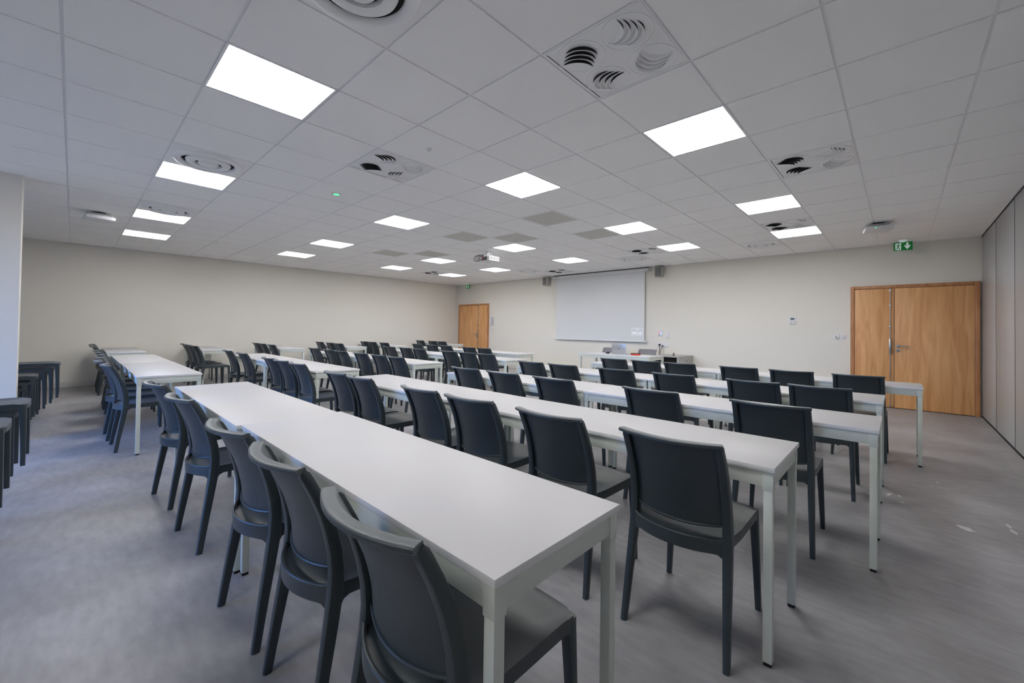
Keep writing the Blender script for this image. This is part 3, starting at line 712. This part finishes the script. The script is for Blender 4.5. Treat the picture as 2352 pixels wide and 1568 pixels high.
# ------------------------------------------------------------------ chair
def prof(z):
    K = [(0, 0.0), (.1, .014), (.2, .029), (.3, .045), (.38, .057), (.44, .065), (.50, .066), (.56, .060), (.62, .047), (.68, .029), (.74, .004), (.79, -.021), (.833, -.045)]
    for (a, p), (b_, q) in zip(K, K[1:]):
        if z <= b_: return p + (q - p) * (z - a) / (b_ - a)
    return K[-1][1]
def yo(z):   # outer half width of the rear leg / upright
    return 0.218 + (0.208 - 0.218) * min(z, .42) / .42 if z < .42 else 0.208 - 0.008 * (z - .42) / .41
def make_chair(pm=None, label='', cat='chair'):
    pm = pm or M['plastic']
    t = thing('plastic_chair', label, cat)
    def leg_rear(s):
        f = MB(); pts = []; sec = []
        for z in (0.0, .10, .20, .30, .38, .43, .47):
            w = .0125 + .0055 * min(z / .4, 1); d = .015 + .008 * min(z / .42, 1)
            pts.append((prof(z), s * (yo(z) - w), z)); sec.append((d, w))
        f.sweep(pts, sec); return f.build('leg', pm, t)
    def leg_front(s):
        f = MB(); pts = []; sec = []
        for z in (0.0, .12, .25, .36, .41, .438):
            w = .0125 + .006 * min(z / .42, 1) ; d = .013 + .008 * (z / .44) ** 2
            pts.append((.468 - .010 * (z / .44) ** 2 + .004, s * (.216 - .012 * z / .44 - w), z)); sec.append((d, w))
        f.sweep(pts, sec); return f.build('leg', pm, t)
    for s in (-1, 1): leg_rear(s); leg_front(s)
    # back frame: two uprights joined by a bulging top rim
    BT = .050
    f = MB()
    for s in (-1, 1):
        pts = []; sec = []
        for z in (.45, .50, .56, .62, .68, .74, .79, .808, .820):
            k = (z - .45) / .38
            w = .0185 - .003 * k; d = .0225 - .006 * k
            if z > .81: d *= .62
            pts.append((prof(z), s * (yo(z) - w), z)); sec.append((d, w))
        f.sweep(pts, sec)
    pts = []; sec = []
    n = 18
    for q in range(n + 1):
        sx = -1 + 2 * q / n
        pts.append((prof(.83) - .002 - BT * (1 - sx * sx), sx * .1995, .8250))
        sec.append((.0085, .0185))
    # section: first = vertical half size, second = depth half size along x
    f.sweep(pts, sec, side=(1, 0, 0))
    f.build('back_frame', pm, t)
    # back panel, curved in plan, with beaded lower lip
    def zb(sx): return .500 - .014 * (1 - sx * sx)
    def pan(u, v, w):
        sx = -1 + 2 * u; z0 = zb(sx); z = z0 + (.826 - z0) * v
        bul = BT - .004 * (1 - v)
        x = prof(z) + .006 - bul * (1 - sx * sx)
        return (x + (.005 if w else 0), sx * (yo(z) - .020), z)
    f = MB(); f.grid(pan, 20, 14)
    pts = []
    for q in range(21):
        sx = -1 + q / 10; z = zb(sx); pts.append((prof(z) + .005 - (BT - .004) * (1 - sx * sx), sx * (yo(z) - .022), z))
    f.tube(pts, .0062, 8)
    f.build('backrest', pm, t)
    # rear rail under the gap, bulging backwards, arched into the legs
    RB = .062
    def rail(u, v, w):
        sx = -1 + 2 * u; a = abs(sx)
        zl = .398 - (.040 * max(0, (a - .80) / .20) ** 2); zt_ = .448 + .010 * max(0, (a - .80) / .20) ** 2
        z = zl + (zt_ - zl) * v
        return (.050 - RB * (1 - sx * sx) + (.012 if w else 0), sx * .192, z)
    f = MB(); f.grid(rail, 26, 3)
    f.tube([(.050 - RB * (1 - (q / 10 - 1) ** 2) + .003, (q / 10 - 1) * .190, .449 + .010 * max(0, (abs(q / 10 - 1) - .8) / .2) ** 2) for q in range(21)], .0055, 8)
    f.build('rear_rail', pm, t)
    # seat plate with raised border
    def seat(u, v, w):
        sy = -1 + 2 * v
        xr = .052 - RB * (1 - sy * sy); xf = .480 + .012 * (1 - sy * sy) - .030 * max(0, (abs(sy) - .78) / .22) ** 2
        x = xr + (xf - xr) * u
        y = sy * (.192 + .012 * min(1, u * 3))
        e = min(min(u, 1 - u) * 6, (1 - abs(sy)) * 4, 1)
        z = .452 - .010 * max(0, e) ** .8 - .014 * max(0, 1 - u * 14) - (.008 * max(0, (u - .92) / .08) ** 2)
        return (x, y, z - (.012 if w else 0))
    f = MB(); f.grid(seat, 26, 22)
    # side and front aprons with arched lower edges
    for s in (-1, 1):
        def side(u, v, w, s=s):
            a = abs(-1 + 2 * u); zl = .410 - .045 * max(0, (a - .84) / .16) ** 2; z = zl + (.447 - zl) * v
            return (.070 + .395 * u, s * (.203 - (.010 if w else 0)) * (.965 + .035 * min(1, u * 3)), z)
        f.grid(side, 22, 2)
    def front(u, v, w):
        sy = -1 + 2 * u; a = abs(sy); zl = .412 - .045 * max(0, (a - .82) / .18) ** 2; z = zl + (.442 - zl) * v
        return (.484 + .010 * (1 - sy * sy) - .022 * max(0, (a - .78) / .22) ** 2 - (.010 if w else 0), sy * .196, z)
    f.grid(front, 24, 2)
    f.build('seat', pm, t)
    return t

ROWX = {'A': .565, 'B': 1.71, 'C': 2.855, 'D': 4.005, 'E': 5.375, 'L': .395, 'F': 1.79, 'G': 3.135, 'H': 4.585, 'I': 5.845,
        'W1': .385, 'W2': 1.675, 'W3': 2.965, 'W4': 4.405, 'W5': 5.545, 'W6': 7.495}
ROWY = {'A': [-1.80, -1.21, -.665, .32, 1.12], 'B': [-2.0, -1.395, -.79, -.275, .575, 1.03], 'C': [-2.11, -1.38, -.52, .08, .63],
        'D': [-2.21, -1.75, -1.07, -.45, .24, .74], 'E': [-2.36, -1.80, -1.28, -.59, -.13, .36],
        'L': [3.05, 3.66, 4.27, 4.85, 5.48, 6.08], 'F': [2.18, 2.70, 3.19, 4.40, 5.22], 'G': [2.45, 2.92, 3.49, 4.18, 4.64, 5.29],
        'H': [2.21, 2.67, 3.15, 4.09, 4.57, 5.17], 'I': [3.64, 4.11, 4.92, 5.46, 6.07],
        'W1': [7.61, 8.08, 8.58], 'W2': [7.15, 7.72, 8.22], 'W3': [7.10, 7.72, 8.20], 'W4': [7.16, 7.66, 8.29], 'W5': [7.11, 7.73, 8.19], 'W6': [7.30, 7.75, 8.41]}
DESC = {'A': ('right-hand', 0), 'B': ('right-hand', 1), 'C': ('right-hand', 2), 'D': ('right-hand', 3), 'E': ('right-hand', 4),
        'L': ('middle', 0), 'F': ('middle', 1), 'G': ('middle', 2), 'H': ('middle', 3), 'I': ('middle', 4),
        'W1': ('left wall', 0), 'W2': ('left wall', 1), 'W3': ('left wall', 2), 'W4': ('left wall', 3), 'W5': ('left wall', 4), 'W6': ('left wall', 5)}
YAW = {('A', 2): .06, ('A', 3): .09, ('A', 4): .10, ('L', 0): .03, ('L', 2): -.12, ('C', 2): .02, ('D', 3): .06, ('B', 2): .04, ('A', 1): .0, ('H', 0): -.02, ('W2', 0): .05}
OFF = {('A', 1): 0, ('A', 2): -.014, ('A', 3): -.028, ('A', 4): -.052, ('L', 0): -.033, ('L', 1): -.06, ('L', 2): -.03}
chair = make_chair()
first = True
for r in ROWX:
    blk, ri = DESC[r]
    for k, y in enumerate(ROWY[r]):
        pos = (ROWX[r] + OFF.get((r, k), random.uniform(-.006, .006)), y, 0)
        l = 'dark grey plastic chair, %s of the %s block, %s from the right' % (RN[ri], blk, ORD[k])
        g = 'dark grey chairs at the tables'
        rz = YAW.get((r, k), random.uniform(-.015, .015))
        if first: chair.location = pos; chair.rotation_euler = (0, 0, rz); chair['label'] = l; chair['group'] = g; first = False
        else: dup(chair, pos, rz, l, g)
# stacks against the back wall
LEV = ['bottom chair', 'second chair up', 'third chair up', 'fourth chair up', 'fifth chair up', 'top chair']
STK = [(1.27, -.83, 4, 'stack nearest the camera, left edge', 0.0), (2.24, -.795, 4, 'second stack along the left edge', 0.0),
       (4.58, -.845, 4, 'third stack, just behind the pillar', 0.0), (5.62, -.745, 5, 'farthest stack behind the pillar', 0.0)]
for y, x, n, d, rz in STK:
    for k in range(n):
        nm = 'top chair' if k == n - 1 else LEV[k]
        dup(chair, (x + .055 * k, y, .064 * k), rz, 'dark grey plastic chair, %s of the %s' % (nm, d), 'stacked chairs at the left edge')
# teacher's chairs, same grey plastic with front-side light put into the colour
KIDS.clear()
tc1 = make_chair(M['plastic_lit'], 'grey plastic chair, painted as lit, behind the teacher desk, right one, near the wall socket')
tc1.location = (8.46, 1.35, 0); tc1.rotation_euler = (0, 0, PI); tc1['group'] = 'chairs behind the teacher desk'
dup(tc1, (8.46, 2.24, 0), PI, 'grey plastic chair, painted as lit, behind the laptop on the teacher desk', 'chairs behind the teacher desk')

# ------------------------------------------------------------------ teacher desk and things on it
dk = make_table('teacher_desk', 'white teacher desk with grey metal frame in front of the screen', 1.60, 0.68, 'desk', leg=.042)
dk.location = (7.45, .82, .015 - .015)
lt = thing('laptop', 'open silver laptop with dark slanted logo, standing on the teacher desk', 'laptop', (7.74, 1.615, .7405))
f = MB(); f.box(0.0, .225, -.165, .165, 0, .012, .003); f.build('keyboard_base', M['silver'], lt)
f = MB(); f.box(-.004, .003, -.162, .162, 0, .215, .002); lid = f.build('lid', M['silver'], lt); lid.rotation_euler = (0, -.10, 0); lid.location = (0.0, 0, .010)
f = MB()
for yy, z0, z1 in ((.012, .088, .125), (.004, .098, .116), (-.004, .098, .116), (-.012, .088, .125)):
    f.prism([(yy + .002 + .004, z0 if yy < .01 else z0 + .012), (yy - .002 + .004, z0 if yy < .01 else z0 + .012), (yy - .002 - .004, z1), (yy + .002 - .004, z1)], -.0052, -.0042)
f.build('logo', M['black'], lid, smooth=False)
ms = thing('computer_mouse', 'black computer mouse on the teacher desk, left of the laptop', 'mouse', (7.78, 1.90, .7405))
f = MB(); f.sweep([(-.055, 0, .006), (-.045, 0, .014), (-.01, 0, .019), (.03, 0, .017), (.052, 0, .008)], [(.006, .018), (.013, .030), (.018, .034), (.016, .031), (.007, .018)]); f.build('mouse_shell', M['black'], ms)
f = MB(); f.sweep([(.02, 0, .034), (.038, 0, .031)], [(.003, .004), (.003, .004)]); f.build('scroll_wheel', M['lcd'], ms)
er = thing('board_case', 'small orange-red case with black top lying right of the laptop', 'case', (7.72, 1.23, .7405))
f = MB(); f.box(-.04, .04, -.085, .085, 0, .030, .004); f.build('case_body', M['red'], er)
f = MB(); f.box(-.042, .042, -.087, .087, .030, .042, .003); f.build('case_lid', M['black'], er)
f = MB(); f.tube(arc([(7.96, 1.46, .746), (7.90, 1.38, .745), (7.80, 1.38, .745), (7.72, 1.335, .745)]), .004)
o = f.build('laptop_cable', M['black']); tag(o, 'short black cable between laptop and orange-red case on the teacher desk', 'cable')
f = MB(); f.box(7.52, 7.73, .93, 1.12, .7403, .7425)
o = f.build('paper_sheet', M['paper'], smooth=False); tag(o, 'white paper sheet at the right end of the teacher desk', 'paper')

# cabinet beside the desk
cb = thing('media_cabinet', 'low grey steel media cabinet with dark open front beside the teacher desk', 'cabinet', (8.64, .72, 0))
f = MB(); W_, D_, H_ = .66, .79, .70
f.box(0, D_, 0, .018, .02, H_ - .02, .002); f.box(0, D_, W_ - .018, W_, .02, H_ - .02, .002); f.box(0, D_, 0, W_, H_ - .022, H_, .003); f.box(0, D_, 0, W_, 0.0, .03, .002)
f.box(D_ - .015, D_, .018, W_ - .018, .03, H_ - .022); f.box(0, .02, .018, .05, .03, H_ - .022)
f.build('carcass', M['cab'], cb)
f = MB(); f.box(.10, .11, .05, W_ - .02, .03, H_ - .03); f.build('dark_interior', M['black'], cb, smooth=False)
f = MB(); f.box(.06, .10, .08, .5, .40, .46, .003); f.build('amplifier', M['glassd'], cb)
f = MB(); f.tube(arc([(.05, .30, .50), (.04, .36, .56), (.05, .42, .49), (.05, .38, .46)]), .007); f.build('red_cable', M['red'], cb)
f = MB(); f.box(.06, D_ - .05, -.004, .001, .05, H_ - .07, .001); sp = f.build('side_panel', M['cab'], cb)
f = MB(); f.tube([(.38, -.012, .60), (.38, -.003, .60)], .012, 12); f.build('lock', M['black'], sp)
ju = thing('microphone_base', 'small dark knob standing on top of the media cabinet', 'microphone base', (8.99, .98, .7003))
f = MB(); f.lathe([(.0001, 0), (.03, 0), (.028, .012), (.010, .016), (.009, .035), (.018, .045), (.020, .055), (.0001, .058)], 20); f.build('knob_body', M['black'], ju)
f = MB(); f.lathe([(.0201, .048), (.0215, .050), (.0201, .052)], 20); f.build('silver_ring', M['steel'], ju)

# power strip seen hanging under the fifth right-hand table
f = MB(); f.box(5.98 - .06, 5.98, -1.35, -1.22, .575, .655, .008); f.tube([(5.94, -1.29, .575), (5.94, -1.29, .30), (5.99, -1.25, .02)], .006)
o = f.build('power_box', M['black']); tag(o, 'black power box with cable under the fifth row table, right-hand block', 'power box')

# ------------------------------------------------------------------ light
w = bpy.data.worlds.new('World'); bpy.context.scene.world = w; w.use_nodes = True
nt = w.node_tree; bg = nt.nodes['Background']
tcw = nt.nodes.new('ShaderNodeTexCoord'); spw = nt.nodes.new('ShaderNodeSeparateXYZ'); mrw = nt.nodes.new('ShaderNodeMapRange'); mrw.inputs['From Min'].default_value = -0.2
rw = nt.nodes.new('ShaderNodeValToRGB'); ew = rw.color_ramp.elements      # dull ground below the horizon, blue sky above
ew[0].position = 0.15; ew[0].color = (0.10, 0.11, 0.12, 1); ew[1].position = 0.19; ew[1].color = (0.17, 0.42, 1.0, 1)
e3 = ew.new(0.8); e3.color = (0.10, 0.30, 1.0, 1)
nt.links.new(tcw.outputs['Generated'], spw.inputs[0]); nt.links.new(spw.outputs['Z'], mrw.inputs['Value']); nt.links.new(mrw.outputs[0], rw.inputs['Fac'])
nt.links.new(rw.outputs['Color'], bg.inputs['Color']); bg.inputs['Strength'].default_value = 14.0
for k, (y0, y1) in enumerate(WIN):
    ld = bpy.data.lights.new('window_portal', 'AREA'); ld.shape = 'RECTANGLE'; ld.size = WZ1 - WZ0; ld.size_y = y1 - y0; ld.cycles.is_portal = True
    lo = bpy.data.objects.new('window_portal', ld); C.objects.link(lo); lo.location = (XB - 0.18, (y0 + y1) / 2, (WZ0 + WZ1) / 2); lo.rotation_euler = (0, -PI / 2, 0)

# ------------------------------------------------------------------ camera
cam = bpy.data.cameras.new('camera'); co = bpy.data.objects.new('camera', cam); C.objects.link(co)
f_px, cx, cy = 946.75, 1195.9, 741.05
cam.sensor_fit = 'HORIZONTAL'; cam.sensor_width = 36.0; cam.lens = f_px / 2352 * 36
cam.shift_x = -(cx - 1176) / 2352; cam.shift_y = (cy - 784) / 2352
yaw, pitch, roll = -.82644, .0142, -.01424
def rot(a, ax): return Matrix.Rotation(a, 3, ax)
Rm = rot(yaw, 'Z') @ rot(pitch, 'X') @ rot(roll, 'Y')
right, fwd, up = Rm.col[0], Rm.col[1], Rm.col[2]
m4 = Matrix((( right.x, up.x, -fwd.x, .07031), (right.y, up.y, -fwd.y, -2.66896), (right.z, up.z, -fwd.z, 1.24173), (0, 0, 0, 1)))
co.matrix_world = m4; cam.clip_start = 0.05
sc = bpy.context.scene; sc.camera = co
sc.view_settings.view_transform = 'Standard'; sc.view_settings.look = 'None'; sc.view_settings.gamma = 1.0; sc.view_settings.use_curve_mapping = False
sc.view_settings.exposure = 0.0
